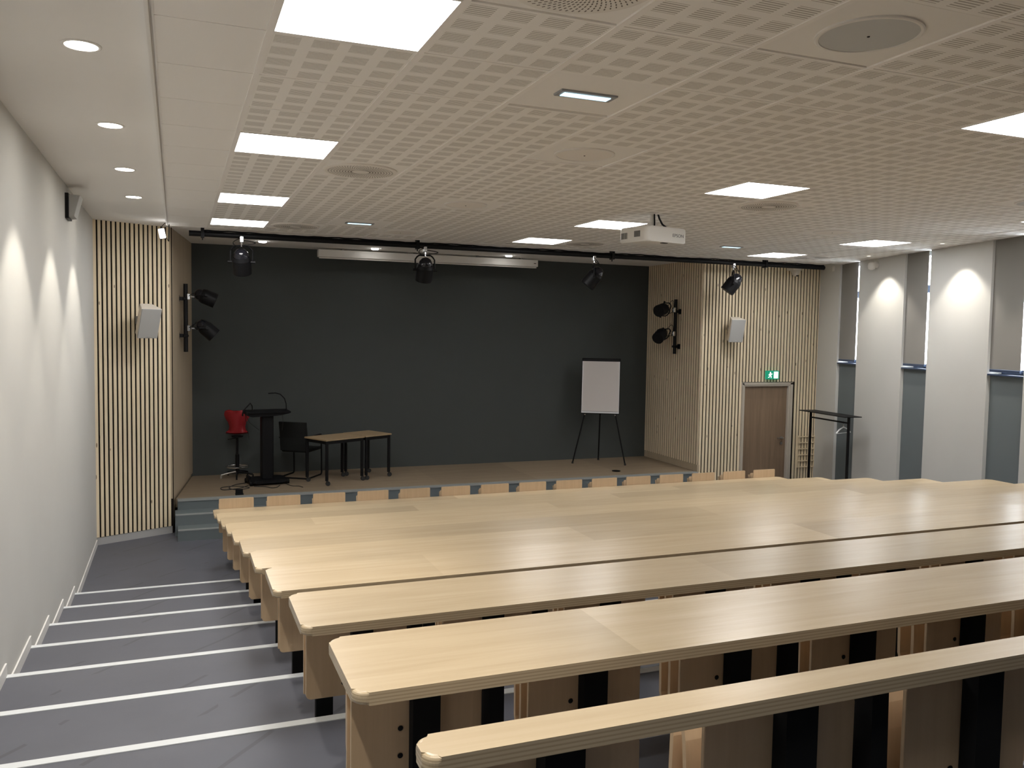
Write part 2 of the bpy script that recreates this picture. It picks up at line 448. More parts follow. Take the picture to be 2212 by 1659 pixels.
for i, (a, b_) in enumerate(bays):
    mb = MB(); mb.T = Wm(); mb.box(a, b_, .05, .28, ZF-.1, -.42)
    ap = mb.build('trim_%d' % n, M['apron']); n += 1; struct(ap, 'blue-grey panel below the %s window bay' % labs[i])
    mb = MB(); mb.T = Wm(); fw = .04
    mb.box(a, a+fw, .20, .26, -.42, ZS+.2); mb.box(b_-fw, b_, .20, .26, -.42, ZS+.2)
    mb.box(a+fw, b_-fw, .20, .26, -.42, -.36); mb.box(a+fw, b_-fw, .20, .26, .68, .79)
    wf = mb.build('window_%d' % (i+1), M['bluebar']); struct(wf, 'tall narrow window behind the %s grey blind' % labs[i])
    mb = MB(); mb.T = Wm(); mb.box(a+fw, b_-fw, .225, .235, -.36, ZS+.2)
    gl = bpy.data.materials.get('window_glass')
    if not gl:
        gl, nt, bb = newmat('window_glass'); setp(bb, (1, 1, 1), .02); bb.inputs['Transmission Weight'].default_value = 1; bb.inputs['IOR'].default_value = 1.02
    mb.build('glass', gl, wf)
    mb = MB(); mb.T = Wm(); mb.box(a+.01, b_-.01, .0, .20, -.44, -.42)
    mb.build('sill', M['bluebar'], wf)
    base = Vector((PW.x, PW.y, 0))+D*((a+b_)/2)
    t = thing('roller_blind', 'grey roller blind lowered over the %s window bay of the right wall' % labs[i], 'blind', (base.x, base.y, -.38), 0, 'roller blinds on the right wall')
    o_ = (base.x, base.y, -.38)
    mb = MB(); mb.T = Wm(); mb.box(a+.105, b_-.001, .034, .038, -.36, ZC+.0); mb.build('fabric', M['blind'], t, o_)
    mb = MB(); mb.T = Wm(); mb.box(a+.10, b_-.012, .022, .052, -.395, -.36, .004); mb.build('bottom_bar', M['bluebar'], t, o_)
    mb = MB(); mb.T = Wm(); mb.tube([(a+.115, .075, ZC-.03), (b_-.018, .075, ZC-.03)], .035, 12); mb.build('roller', M['grey'], t, o_)

# door in the right slatted wall
mb = MB(); y = 12.2
mb.box(9.165, 9.225, y-.01, y+.12, ZF, -.805); mb.box(10.165, 10.265, y-.01, y+.12, ZF, -.805); mb.box(9.225, 10.165, y-.01, y+.12, -.872, -.805)
mb.box(9.175, 9.205, y-.022, y-.01, ZF, -.815); mb.box(10.20, 10.255, y-.022, y-.01, ZF, -.815); mb.box(9.175, 10.255, y-.022, y-.01, -.845, -.815)
dr = struct(mb.build('door_1', plain('door_frame_paint', (.50, .45, .38), .6)), 'brown wooden door in a pale frame')
mb = MB(); mb.box(9.228, 10.162, y+.03, y+.075, ZF+.01, -.875); lf = mb.build('door_leaf', M['doorwood'], dr)
mb = MB(); mb.lathe([(.026, 0), (.026, .012)], (10.07, y+.03, -1.80), (0, -1, 0), 16); mb.lathe([(.026, 0), (.026, .012)], (10.07, y+.03, -1.90), (0, -1, 0), 16)
mb.tube([(10.07, y+.02, -1.80), (10.07, y-.03, -1.80)], .009, 8); mb.tube([(10.08, y-.03, -1.80), (9.94, y-.03, -1.80)], .010, 8)
mb.build('door_handle', M['steel'], dr)

# ------------------------------------------------------------------ stage
st = thing('stage', 'low wooden stage with blue-grey front and three steps at its left end', 'stage', (4, 12.15, ZF))
o_ = (4, 12.15, ZF)
mb = MB(); mb.prism([(-.02, 12.26), (8.29, 12.26), (8.37, YB), (.22, YB)], ZF+.3, ZSTG); mb.build('deck', M['stagefloor'], st, o_)
mb = MB(); mb.box(.0, 8.29, 12.15, 12.27, ZSTG-.02, ZSTG+.002); mb.build('edge_strip', M['stepedge'], st, o_)
mb = MB(); mb.box(.0, 8.29, 12.16, 12.26, ZF, ZSTG-.02); mb.build('front_riser', M['steps'], st, o_)
for (ya, yb, zt, x0, x1) in ((11.52, 11.82, -2.61, .0, 1.35), (11.82, 12.15, -2.47, -.03, 1.35)):
    mb = MB(); mb.box(x0, x1, ya, yb+.01, ZF, zt); sp_ = mb.build('step', M['steps'], st, o_)
    mb = MB(); mb.box(x0+.005, x1-.005, ya-.004, ya+.06, zt-.008, zt+.003); mb.build('step_nosing', M['stepedge'], sp_, o_)

# ------------------------------------------------------------------ desks and seats
DX0, DX1, DW, DT = .377, 8.36, .3855, .032
SP, SX0, SW = .5335, .443, .385
def deskY(k): return 1.906+PITCH*k
def deskZ(k): return -.8435-.138*k
posnames = {-1: 'rearmost', 0: 'second', 1: 'third', 2: 'fourth', 3: 'fifth', 4: 'sixth', 5: 'seventh', 6: 'eighth', 7: 'ninth', 8: 'tenth', 9: 'eleventh'}
for k in range(-1, 10):
    y0 = deskY(k); y1 = y0+DW; z = deskZ(k); w = DW
    if k == -1: y0, y1 = 1.307, 1.392
    org = (DX0, y1, level(y1))
    lab = {-1: 'narrow pale beech rail nearest the camera, capping the rearmost seats', 0: 'full-width pale beech desk nearest the camera, just behind the narrow rail',
           9: 'front pale beech desk with the orange seat backs just beyond it'}.get(k, '%s pale beech desk counted from the narrow rail at the back' % ORD[k+1])
    t = thing('lecture_desk' if k >= 0 else 'seat_rail', lab, 'desk' if k >= 0 else 'rail', org, 0, 'long desks in stepped rows' if k >= 0 else None)
    mb = MB(); mb.prism(rrect(DX0, DX1, y0, y1, .028 if k < 0 else .036, 8), z-DT, z, .011, 4)
    mb.build('desktop' if k >= 0 else 'top_rail', M['desk'], t, org, False)
    zf = level(y1)
    for i in range(15):
        xa = SX0+SP*i+.165
        if k >= 3 and i > 2: break
        mb = MB(); mb.box(xa, xa+.08, y1-.055, y1-.013, zf, z-DT)
        mb.box(xa-.02, xa+.10, y1-.12, y1-.013, zf, zf+.006)
        mb.build('post', M['blackmatte'], t, org)
    for i in ((0, 2, 5, 8, 11, 14) if k % 2 == 0 else (0, 1, 4, 7, 10, 13) if k > 0 else (1, 4, 7, 10, 13)):
        if k >= 3 and i > 2: continue
        xa = SX0+SP*i+SW+.008
        mb = MB(); mb.T = Matrix(((0, 0, 1, xa), (1, 0, 0, y1), (0, 1, 0, 0), (0, 0, 0, 1)))
        mb.prism([(-.05, z-DT), (.01, z-DT), (.03, zf+.25), (-.02, zf), (-.06, zf), (-.06, zf+.25)], 0, .045)
        mb.build('bracket', M['blackmatte'], t, org)
# one folded seat; origin = left edge of the back panel, rear face, floor level of its row
seat = thing('folding_seat', 'x', 'seat', (0, 0, 0), 0, 'folded plywood seats')
mb = MB()
mb.T = Matrix(((1, 0, 0, 0), (0, 0, -1, .012), (0, 1, 0, 0), (0, 0, 0, 1)))
mb.prism(rrect(0, SW, .385, .735, .02, 4), 0, .012, .0015, 1)
mb.build('back_panel', M['seatply'], seat)
prof = [(.066, .385), (.064, .44), (.064, .52), (.067, .60), (.073, .66), (.082, .695), (.092, .722)]
def backrest(prof, parent):
    mb = MB(); mb.sheet(prof, .0, SW, .013); zt = prof[-1][1]
    bmesh.ops.bevel(mb.bm, geom=[e for e in mb.bm.edges if abs(e.verts[0].co.x-e.verts[1].co.x) < .001 and abs(e.verts[0].co.y-e.verts[1].co.y) > .008 and min(e.verts[0].co.z, e.verts[1].co.z) > zt-.012], offset=.012, segments=3, affect='EDGES')
    return mb.build('backrest', M['seatply'], parent)
backrest(prof, seat)
prof = [(.125, .40), (.137, .43), (.140, .55), (.137, .64), (.145, .69)]
mb = MB(); mb.sheet(prof, .012, SW-.012, .013); mb.build('seat_pan', M['seatply'], seat)
mb = MB(); mb.box(.17, .24, .012, .060, .40, .72); mb.box(.15, .23, .07, .134, .43, .47); mb.build('mount', M['blackmatte'], seat)
mb = MB()
for zz in (.435, .515): mb.lathe([(.006, 0), (.008, .003), (0, .004)], (.14, 0, zz), (0, -1, 0), 12)
mb.build('bolts', M['black'], seat)
first = True; tall = None
for k in range(-1, 10):
    yy = (deskY(k)+DW if k >= 0 else 1.392)
    yy += .012-.010 if k == 9 else -.010
    zf = level(yy+.2)
    for i in range(15):
        if 3 <= k <= 8 and i > 1: continue
        end = ''
        if k == 9: lab = '%s seat back from the left in the front row, against the stage' % ORD[i+1]; grp = 'seat backs of the front row'
        elif k == -1: lab = '%s folded plywood seat from the aisle under the narrow rear rail' % ORD[i+1]; grp = 'seats under the rear rail'
        else:
            lab = '%s folded plywood seat from the aisle under the %s desk from the rear rail' % (ORD[i+1], ORD[k+1]); grp = 'seats under the %s desk' % ORD[k+1]
        loc = (SX0+SP*i, yy, zf)
        if first: seat.location = Vector(loc)+Vector((0, 0, DZ)); seat['label'] = lab; seat['group'] = grp; first = False
        else:
            c_ = dup(seat, loc, lab, None, grp)
            if k == 9:                       # front row: the back panel stands above the desk
                for ch in c_.children:
                    if ch.name.startswith('back_panel'): bpy.data.objects.remove(ch)
                if tall is None:
                    mb = MB(); mb.T = Matrix(((1, 0, 0, 0), (0, 0, -1, .012), (0, 1, 0, 0), (0, 0, 0, 1)))
                    mb.prism(rrect(0, SW, .385, .782, .014, 4), 0, .012, .0015, 1); tall = mb.build('back_panel', M['seatply'], c_)
                else:
                    n_ = tall.copy(); C.objects.link(n_); n_.parent = c_

# ------------------------------------------------------------------ ceiling fittings
def tc(c, r): return (TX0+(c+.5)*T, TY0+(r+.5)*T)
h = T/2-.006
lp = thing('ceiling_light', 'x', 'light', (0, 0, 0), 0, 'square ceiling light panels')
mb = MB(); mb.box(-h, h, -h, -h+.012, -.004, .03); mb.box(-h, h, h-.012, h, -.004, .02); mb.box(-h, -h+.012, -h+.012, h-.012, -.004, .02); mb.box(h-.012, h, -h+.012, h-.012, -.004, .02)
mb.build('frame', M['trimwhite'], lp)
mb = MB(); mb.box(-h+.012, h-.012, -h+.012, h-.012, -.001, .012); mb.build('diffuser', M['panel_light'], lp)
lablight = {(0, -1): 'largest square light panel, cut by the top edge above the left aisle', (0, 3): 'second light panel from the top in the left column of the ceiling', (0, 7): 'third light panel in the left column of the ceiling',
  (0, 10): 'light panel at the stage end of the left column', (6, 3): 'square light panel between the hanging projector and the right corner', (6, -1): 'light panel cut off by the right edge of the picture',
  (6, 7): 'light panel partly hidden behind the white projector', (6, 10): 'small light panel left of the projector above the lighting bar', (12, 7): 'light panel closest to the window wall',
  (12, 10): 'light panel at the stage end above the door side', (12, 3): 'light panel just past the right edge near the windows'}
f = True
for c in (0, 6, 12):
    for r in ((-5, -1, 3, 7, 10) if c == 0 else (-1, 3, 7, 10)):
        x, y = tc(c, r); lab = lablight.get((c, r), 'assumed light panel in the unseen part of the ceiling')
        if f: lp.location = (x, y, ZC+DZ); lp['label'] = lab; f = False
        else: dup(lp, (x, y, ZC), lab)
# swirl air outlets
vt = thing('air_diffuser', 'x', 'vent', (0, 0, 0), 0, 'round air outlets in the ceiling')
mb = MB(); mb.box(-h, h, -h, h, .004, .02); mb.build('plate', M['tileplain'], vt)
mb = MB(); mb.lathe([(.29, .006), (.29, -.006), (.275, -.010), (.0, -.010)], (0, 0, 0), (0, 0, 1), 48); mb.build('disc', plain('vent_white', (.82, .79, .74), .7), vt)
mb = MB()
for ring in range(9):
    rr = .075+ring*.022; nn_ = 64
    for q in range(nn_):
        if ring % 1 == 0:
            a = 2*PI*(q+ring*.5)/nn_
            mb.T = Matrix.Translation((rr*math.cos(a), rr*math.sin(a), 0)) @ Matrix.Rotation(a+.5, 4, 'Z')
            mb.box(-.0065, .0065, -min(.0026, rr*.016), min(.0026, rr*.016), -.0108, -.0095)
mb.T = Matrix.Identity(4)
mb.build('slots', plain('vent_slot_grey', (.20, .18, .155), .9), vt)
lv = {(1, -2): 'big round perforated air outlet at the top edge', (1, 4): 'round air outlet near the left column of light panels', (1, 10): 'faint round air outlet above the left end of the lighting bar',
      (7, 4): 'round air outlet beside the light panel right of the projector', (7, 10): 'faint air outlet right of the small panel left of the projector', (13, 10): 'faint air outlet nearest the camera dome above the door', (7, -2): 'round air outlet above the right edge'}
f = True
for cr in lv:
    x, y = tc(*cr)
    if f: vt.location = (x, y, ZC+DZ); vt['label'] = lv[cr]; f = False
    else: dup(vt, (x, y, ZC), lv[cr])
cs = thing('ceiling_speaker', 'x', 'speaker', (0, 0, 0), 0, 'round ceiling loudspeakers')
mb = MB(); mb.box(-h, h, -h, h, .004, .02); mb.build('plate', M['tileplain'], cs)
mb = MB(); mb.lathe([(.215, .006), (.215, -.003), (.208, -.006), (.198, -.006), (.196, .003)], (0, 0, 0), (0, 0, 1), 48); mb.build('rim', M['trimwhite'], cs)
mb = MB(); mb.lathe([(.197, .004), (.197, -.003), (0, -.006)], (0, 0, 0), (0, 0, 1), 48); cg = mb.build('grille', plain('speaker_grille', (.84, .80, .75), .8), cs, smooth=True)
mb = MB(); mb.lathe([(.007, 0), (.005, -.004), (0, -.004)], (0, 0, -.005), (0, 0, 1), 12); mb.build('centre_dot', M['black'], cs)
ls = {(3, -2): 'largest round ceiling speaker with a dark grille, at the upper right', (3, 2): 'round ceiling speaker below the near emergency lamp', (3, 6): 'small round ceiling speaker in the middle of the ceiling', (3, 10): 'faint ceiling speaker just above the lighting bar',
      (10, 6): 'faint ceiling speaker between the two right-hand light panels', (10, 2): 'dark ceiling speaker at the right edge above the windows'}
f = True; swap = False
for cr in ls:
    x, y = tc(*cr)
    if f: cs.location = (x, y, ZC+DZ); cs['label'] = ls[cr]; f = False
    else:
        c_ = dup(cs, (x, y, ZC), ls[cr])
        for ch in c_.children:
            if ch.name.startswith('grille'): ch.data = gmesh if cr == (10, 2) else light_mesh
    if cr == (3, -2):
        gmesh = cg.data; cg.data = gmesh.copy(); gmesh.materials.clear(); gmesh.materials.append(plain('dark_speaker_grille', (.60, .61, .61), .8))
        light_mesh = cg.data; cg.data = gmesh
        swap = True

el = thing('emergency_light', 'x', 'light', (0, 0, 0), 0, 'flush emergency lamps')
mb = MB(); mb.box(-h, h, -h, h, .004, .02); mb.build('plate', M['tileplain'], el)
mb = MB(); mb.box(-.165, .165, -.055, .055, -.006, .006, .003, 1); mb.build('bezel', plain('bezel_grey', (.33, .34, .36), .4), el)
mb = MB()
for q in range(22): mb.box(-.138+q*.0125, -.138+q*.0125+.009, -.03, .03, -.010, -.004)
mb.build('lamp_strip', M['emled'], el)
f = True
for cr, lab in {(2, 0): 'large emergency lamp glowing bluish-white in a plain tile near the top', (2, 9): 'small emergency lamp glowing green-white above the lighting bar', (10, 9): 'thin emergency lamp right of the projector'}.items():
    x, y = tc(*cr)
    if f: el.location = (x, y-.02, ZC+DZ); el['label'] = lab; f = False
    else: dup(el, (x, y, ZC), lab)

# recessed downlights
def spot(loc, energy, size, blend=.35, col=(1, .93, .81), rad=.03, d=(0, 0, -1)):
    L_ = bpy.data.lights.new('spot_lamp', 'SPOT'); L_.energy = energy; L_.spot_size = math.radians(size); L_.spot_blend = blend
    L_.color = col; L_.shadow_soft_size = rad
    o = bpy.data.objects.new('spot_lamp', L_); C.objects.link(o); o.location = Vector(loc)+Vector((0, 0, DZ))
    o.rotation_euler = Vector(d).to_track_quat('-Z', 'Y').to_euler()
    return o
dl = thing('downlight', 'x', 'light', (0, 0, 0), 0, 'round downlights along the left wall')
mb = MB(); mb.lathe([(.088, .004), (.088, -.003), (.080, -.006), (.072, -.005), (.070, .001)], (0, 0, 0), (0, 0, 1), 36); mb.build('rim', M['trimwhite'], dl)
mb = MB(); mb.lathe([(.071, .002), (.071, -.003), (0, -.004)], (0, 0, 0), (0, 0, 1), 36); mb.build('lens', M['down'], dl)
f = True
names = {0: 'largest downlight, at the top left', 1: 'second downlight from the top left', 2: 'third downlight from the top left', 3: 'smallest downlight, near the slatted wall'}
for i, yy in enumerate([4.48, 6.15, 7.80, 9.41, 2.83, 1.18]):  # last two are out of view, added to light the near left desks
    x = TX0-.66*1.16 if i else TX0-.66*1.18
    lab = names.get(i, 'unseen downlight added over the near left desks')
    if f: dl.location = (x, yy, ZS+DZ); dl['label'] = lab; f = False
    else: dup(dl, (x, yy, ZS), lab)
    spot((x, yy, ZS-.012), 31, 82, .32)
wd = thing('wall_washer', 'x', 'light', (0, 0, 0), 0, 'slim recessed lamps washing the window wall')
mb = MB(); mb.lathe([(.055, .003), (.055, -.002), (.030, -.002), (.028, .0)], (0, 0, 0), (0, 0, 1), 24); mb.build('rim', M['tileplain'], wd)
mb = MB(); mb.lathe([(.027, .001), (.027, -.001), (0, -.001)], (0, 0, 0), (0, 0, 1), 24); mb.build('lens', emit('washer_glow', (1, .9, .75), 1.2), wd)
f = True
for i, yy in enumerate([10.02, 8.244, 6.47]):
    p = Vector((rwx(yy), yy, 0))+Vector((-D.y, D.x, 0))*.34
    lab = ['recessed lamp over the wall pier nearest the door', 'recessed lamp over the wall pier second from the door', 'recessed lamp past the right edge'][i]
    if f: wd.location = (p.x, p.y, ZC+DZ); wd['label'] = lab; f = False
    else: dup(wd, (p.x, p.y, ZC), lab)
    spot((p.x, p.y, ZC-.012), 21, 100, .4)
sl_ = thing('stage_downlight', 'x', 'light', (0, 0, 0), 0, 'small lamps above the stage')
mb = MB(); mb.lathe([(.075, .0), (.075, -.004), (.06, -.006), (.058, 0)], (0, 0, 0), (0, 0, 1), 24); mb.build('rim', M['grey'], sl_)
mb = MB(); mb.lathe([(.06, .0), (.06, -.012), (.05, -.022), (0, -.024)], (0, 0, 0), (0, 0, 1), 24); mb.build('lens', M['stageled'], sl_)
f = True
for lab, (x, y) in {'small stage ceiling lamp right of the leftmost spotlight': (1.206, 13.2), 'small stage ceiling lamp above the left half of the screen case': (2.944, 13.4), 'small stage ceiling lamp above the right half of the screen case': (5.23, 13.4)}.items():
    if f: sl_.location = (x, y, ZS+DZ); sl_['label'] = lab; f = False
    else: dup(sl_, (x, y, ZS), lab)

# ------------------------------------------------------------------ lighting bar and spotlights
t = thing('lighting_bar', 'long black lighting bar running across the front of the stage ceiling', 'bar', (5.2, 11.6, 1.195)); o_ = (5.2, 11.6, 1.195)
mb = MB(); mb.tube([(.158, 11.6, 1.195), (10.33, 11.6, 1.195)], .036, 16); mb.build('bar', M['black'], t, o_, True)
for px_x in (.32, 3.15, 6.23, 9.1):
    mb = MB(); mb.box(px_x-.02, px_x+.02, 11.55, 11.65, 1.145, 1.30); mb.box(px_x-.05, px_x+.05, 11.55, 11.65, 1.285, 1.30); mb.tube([(px_x, 11.6, 1.15), (px_x, 11.6, 1.115)], .008, 8); mb.build('bracket', M['black'], t, o_)
mb = MB()
pth = []
for i in range(0, 121):
    x = .3+i*10/120; pth.append((x, 11.57, 1.233+.003*math.sin(i*1.9)+.005*math.sin(i*.35)))
mb.tube(pth, .009, 6); mb.build('cable_run', M['blackmatte'], t, o_)
def stage_light(label, Mp, u, a, L1=.27, grp='theatre spotlights'):
    """Mp clamp point, u unit from clamp toward the body, a axis the lens looks along"""
    Mp = Vector(Mp); u = Vector(u).normalized(); a = Vector(a).normalized()
    t = thing('spotlight', label, 'spotlight', Mp, 0, grp)
    w = u.cross(a)
    if w.length < .1: w = Vector((1, 0, 0))
    w.normalize()
    c = u*L1; R = .098
    cross = u*.085
    mb = MB(); mb.tube([cross-w*.07, cross+w*.07], .011, 8)
    for s in (-1, 1): mb.tube([cross+w*.07*s, cross+u*.02+w*.10*s, cross+u*.055+w*.125*s, c+w*.125*s], .010, 8)
    mb.build('yoke', M['black'], t)
    for s in (-1, 1):
        mb = MB(); mb.tube([c+w*.10*s, c+w*.155*s], .017, 10); mb.build('knob', M['black'], t)
    mb = MB(); mb.box(-.022, .022, -.03, .03, -.045, .04, .006, 1); mb.tube([u*.03, cross+u*.01], .012, 8)
    mb.build('clamp', M['chrome'], t)
    mb = MB(); mb.lathe([(.105, .14), (.105, -.03), (.100, -.035), (.098, .13)], c, a, 28); mb.lathe([(.105, -.03), (.092, -.07), (.09, .0)], c, a, 28)
    body = mb.build('housing', M['black'], t, smooth=True)
    mb = MB(); mb.lathe([(.088, -.06), (.080, -.11), (.055, -.145), (.025, -.16), (0, -.162)], c, a, 28); mb.build('rear_cap', M['glossblack'], t, smooth=True)
    mb = MB(); mb.lathe([(0, .085), (.06, .10), (.097, .10), (.097, .09)], c, a, 28); mb.build('lens', plain('dark_lens', (.06, .06, .07), .08), t, smooth=True)
    # safety cable
    side = w*.03
    mb = MB(); pts = []
    for i in range(13):
        s_ = i/12; pts.append(u*(.02+.20*s_)-a*(.16*s_)+w*(.03+.13*math.sin(PI*s_)))
    mb.tube(pts, .0045, 6)
    pts = [u*(.0+.24*i/12)-a*(.15*i/12)-w*(.02+.07*math.sin(PI*i/12)) for i in range(13)]
    mb.tube(pts, .0045, 6); mb.build('cable', M['black'], t)
    return t
PY_ = 11.6; PZ = 1.16
stage_light('leftmost spotlight hanging from the lighting bar, rear cap shining', (.797, PY_, PZ), (0, 0, -1), (.10, .45, -.85)).scale = (1.12, 1.12, 1.12)
stage_light('spotlight hanging from the bar in front of the screen case', (3.261, PY_, PZ), (0, 0, -1), (.0, .40, -.9)).scale = (1.12, 1.12, 1.12)
stage_light('spotlight hanging from the bar right of the screen case', (5.918, PY_, PZ), (0, 0, -1), (-.55, .25, -.75)).scale = (1.12, 1.12, 1.12)
stage_light('rightmost hanging spotlight, in front of the slatted wall', (8.468, PY_, PZ), (0, 0, -1), (-.45, .25, -.70)).scale = (1.12, 1.12, 1.12)
# vertical bars on the stage return walls
def wall_bar(label, x, y, z0, z1, inward, marks):
    t = thing('wall_bar', label, 'bar', (x, y, z0), 0, 'vertical spotlight bars')
    mb = MB(); mb.tube([(0, 0, 0), (0, 0, z1-z0)], .03, 14); mb.build('bar', M['black'], t, smooth=True)
    for zz in marks:
        mb = MB(); mb.box(min(0, -inward*.085), max(0, -inward*.085), -.014, .014, zz-z0-.025, zz-z0+.025); mb.box(-.038, .038, -.038, .038, zz-z0-.02, zz-z0+.02, .01, 1)
        mb.box(-inward*.085-.004, -inward*.085+.004, -.04, .04, zz-z0-.045, zz-z0+.045); mb.build('bracket', M['black'], t)
wall_bar('vertical black bar on the plywood wall left of the stage', .125, 12.8, -.348, .608, 1, (.40, -.12))
stage_light('upper spotlight on the bar at the left of the stage', (.165, 12.79, .43), (1, 0, 0), (.85, -.05, -.35), .23, 'spotlights on the wall bars')
stage_light('lower spotlight on the bar at the left of the stage', (.165, 12.79, -.012), (1, 0, -.05), (.70, -.05, -.62), .24, 'spotlights on the wall bars')
wall_bar('vertical black bar on the slatted wall right of the stage', 8.24, 12.93, -.33, .634, -1, (.42, -.20))
stage_light('upper spotlight on the bar at the right of the stage', (8.19, 12.90, .45), (-1, 0, 0), (-.80, -.45, -.22), .24, 'spotlights on the wall bars')
stage_light('lower spotlight on the bar at the right of the stage', (8.19, 12.90, .03), (-1, 0, -.1), (-.70, -.45, -.45), .26, 'spotlights on the wall bars')

# projection screen case
t = thing('projection_screen', 'closed white projection screen case below the stage ceiling', 'screen', (4.0, 13.7, 1.20)); o_ = (4.0, 13.7, 1.20)
mb = MB(); mb.box(2.106, 5.90, 13.70, 13.84, 1.155, 1.272, .006, 1); mb.build('case', M['trimwhite'], t, o_)
mb = MB(); mb.tube([(2.12, 13.735, 1.142), (5.88, 13.735, 1.142)], .012, 8); mb.build('weight_bar', M['trimwhite'], t, o_)
mb = MB()
for xx in (2.5, 3.7, 4.8, 5.6): mb.box(xx-.02, xx+.02, 13.74, 13.80, 1.272, 1.30)
mb.build('hanger', M['grey'], t, o_)
mb = MB(); mb.box(5.82, 5.86, 13.694, 13.70, 1.205, 1.215); mb.build('label_plate', M['black'], t, o_)

# projector
t = thing('projector', 'white projector hanging from the ceiling on a short bracket', 'projector', (4.68, 7.82, 1.035), math.radians(12)); t.scale = (1.1, 1.1, 1.15)
mb = MB(); mb.T = Matrix.Identity(4)
mb.prism(rrect(-.26, .26, -.20, .20, .05, 6), -.068, .068, .018, 3); mb.build('housing', M['proj'], t, smooth=True)
mb = MB(); mb.lathe([(.05, 0), (.05, .03), (.04, .035), (0, .03)], (-.12, .19, 0), (0, 1, 0), 24); mb.build('lens', M['glossblack'], t)
mb = MB()
for q in range(7): mb.box(-.2645, -.2585, -.105+q*.012, -.098+q*.012, -.025, .028)
mb.build('side_vent', M['grey'], t)
mb = MB()
for q in range(5): mb.box(-.2645, -.2585, .075+q*.018, .085+q*.018, -.035, .02)
mb.build('rear_vent', M['grey'], t)
mb = MB(); mb.box(-.03, .035, -.17, -.13, -.0735, -.067, .002, 1); mb.build('foot', M['black'], t)
mb = MB(); mb.tube([(-.02, 0, .10), (-.02, 0, .235)], .022, 14); mb.box(-.09, .09, -.08, .08, .066, .082); mb.box(-.05, .02, -.03, .03, .08, .13, .004, 1); mb.box(-.07, .03, -.06, .06, .222, .230)
for sx in (-.15, .15): mb.tube([(sx, -.1, .067), (0, 0, .078)], .008, 6); mb.tube([(sx, .1, .067), (0, 0, .078)], .008, 6)
mb.build('mount', M['trimwhite'], t)
mb = MB(); mb.tube([(-.03, -.03, .235), (.01, -.04, .225), (.03, -.05, .16), (.06, -.06, .11), (.12, -.07, .075), (.15, -.07, .069)], .009, 8); mb.tube([(-.01, -.03, .235), (-.035, -.05, .20), (-.03, -.05, .13), (-.02, -.04, .085)], .007, 8); mb.build('cable', M['black'], t)
cu = bpy.data.curves.new('lettering', 'FONT'); cu.body = 'EPSON'; cu.size = .042; cu.extrude = .0008; cu.align_x = 'CENTER'; cu.align_y = 'CENTER'
tx = bpy.data.objects.new('lettering', cu); C.objects.link(tx); tx.parent = t; tx.location = (.135, -.2012, -.002); tx.rotation_euler = (PI/2, 0, 0); tx.scale = (1.15, 1, 1); cu.materials.append(M['grey'])
dg = bpy.context.evaluated_depsgraph_get(); me_ = bpy.data.meshes.new_from_object(tx.evaluated_get(dg)); me_.name = 'lettering'
t2 = bpy.data.objects.new('maker_lettering', me_); C.objects.link(t2); t2.parent = t; t2.location = tx.location; t2.rotation_euler = tx.rotation_euler; t2.scale = tx.scale; bpy.data.objects.remove(tx)

# wall-mounted loudspeakers
def wall_speaker(label, loc, rz, lean=21):
    t = thing('wall_speaker', label, 'speaker', loc, rz, 'loudspeakers on the slatted walls')
    # trapezoid cabinet, tilted forward; wide grille face
    mb = MB(); mb.T = Matrix.Rotation(math.radians(lean), 4, 'X')
    mb.prism([(-.13, -.12), (.13, -.12), (.075, .06), (-.075, .06)], -.20, .20, .008, 2); mb.build('cabinet', M['spktop'], t)
    mb = MB(); mb.T = Matrix.Rotation(math.radians(lean), 4, 'X'); mb.box(-.125, .125, -.130, -.119, -.195, .195, .004, 1); mb.build('grille', M['spk'], t)
    mb = MB(); mb.box(-.03, .03, .02, .22, -.05, .05); mb.build('bracket', M['grey'], t)
    mb = MB(); mb.T = Matrix.Rotation(math.radians(lean), 4, 'X'); mb.box(-.012, .012, -.133, -.129, -.178, -.166); mb.build('badge', M['alu'], t)
wall_speaker('grey loudspeaker on the slatted wall left of the stage', (-.36, 11.62, .08), math.radians(26))
wall_speaker('grey loudspeaker on the slatted wall right of the stage', (8.83, 12.02, .12), math.radians(-10), 15)
# sensor box on the left wall
t = thing('wall_sensor', 'small grey wedge-shaped speaker high on the left wall', 'speaker', (XL, 8.95, 1.10))
mb = MB(); mb.T = Matrix(((0, 0, 1, 0), (1, 0, 0, 0), (0, 1, 0, 0), (0, 0, 0, 1)))
mb.T = Matrix.Identity(4)
mb.T = Matrix(((1, 0, 0, 0), (0, 0, 1, 0), (0, 1, 0, 0), (0, 0, 0, 1)))
mb.prism([(.03, -.10), (.075, -.095), (.125, .10), (.03, .10)], -.13, .13, .004, 1); mb.build('body', M['spk'], t)
mb = MB(); mb.box(0, .03, -.135, .135, -.115, .115); mb.build('back_plate', M['black'], t)
# little flood lamp at the soffit edge
t = thing('flood_lamp', 'tiny bright white lamp on a wire beside the left slatted wall', 'lamp', (-.154, 11.3, 1.14))
mb = MB(); mb.T = Matrix.Rotation(math.radians(-12), 4, 'Y') @ Matrix.Rotation(math.radians(20), 4, 'X'); mb.box(-.035, .035, -.03, .03, -.055, .055, .008, 2); mb.build('lamp_head', M['floodled'], t)
mb = MB(); mb.tube([(0, .0, .055), (.0, .0, .09), (.03, 0, .125), (.055, 0, .135)], .004, 6); mb.tube([(.02, .03, .0), (.075, .03, -.09), (.08, .03, .12)], .006, 6); mb.build('bracket', M['black'], t)
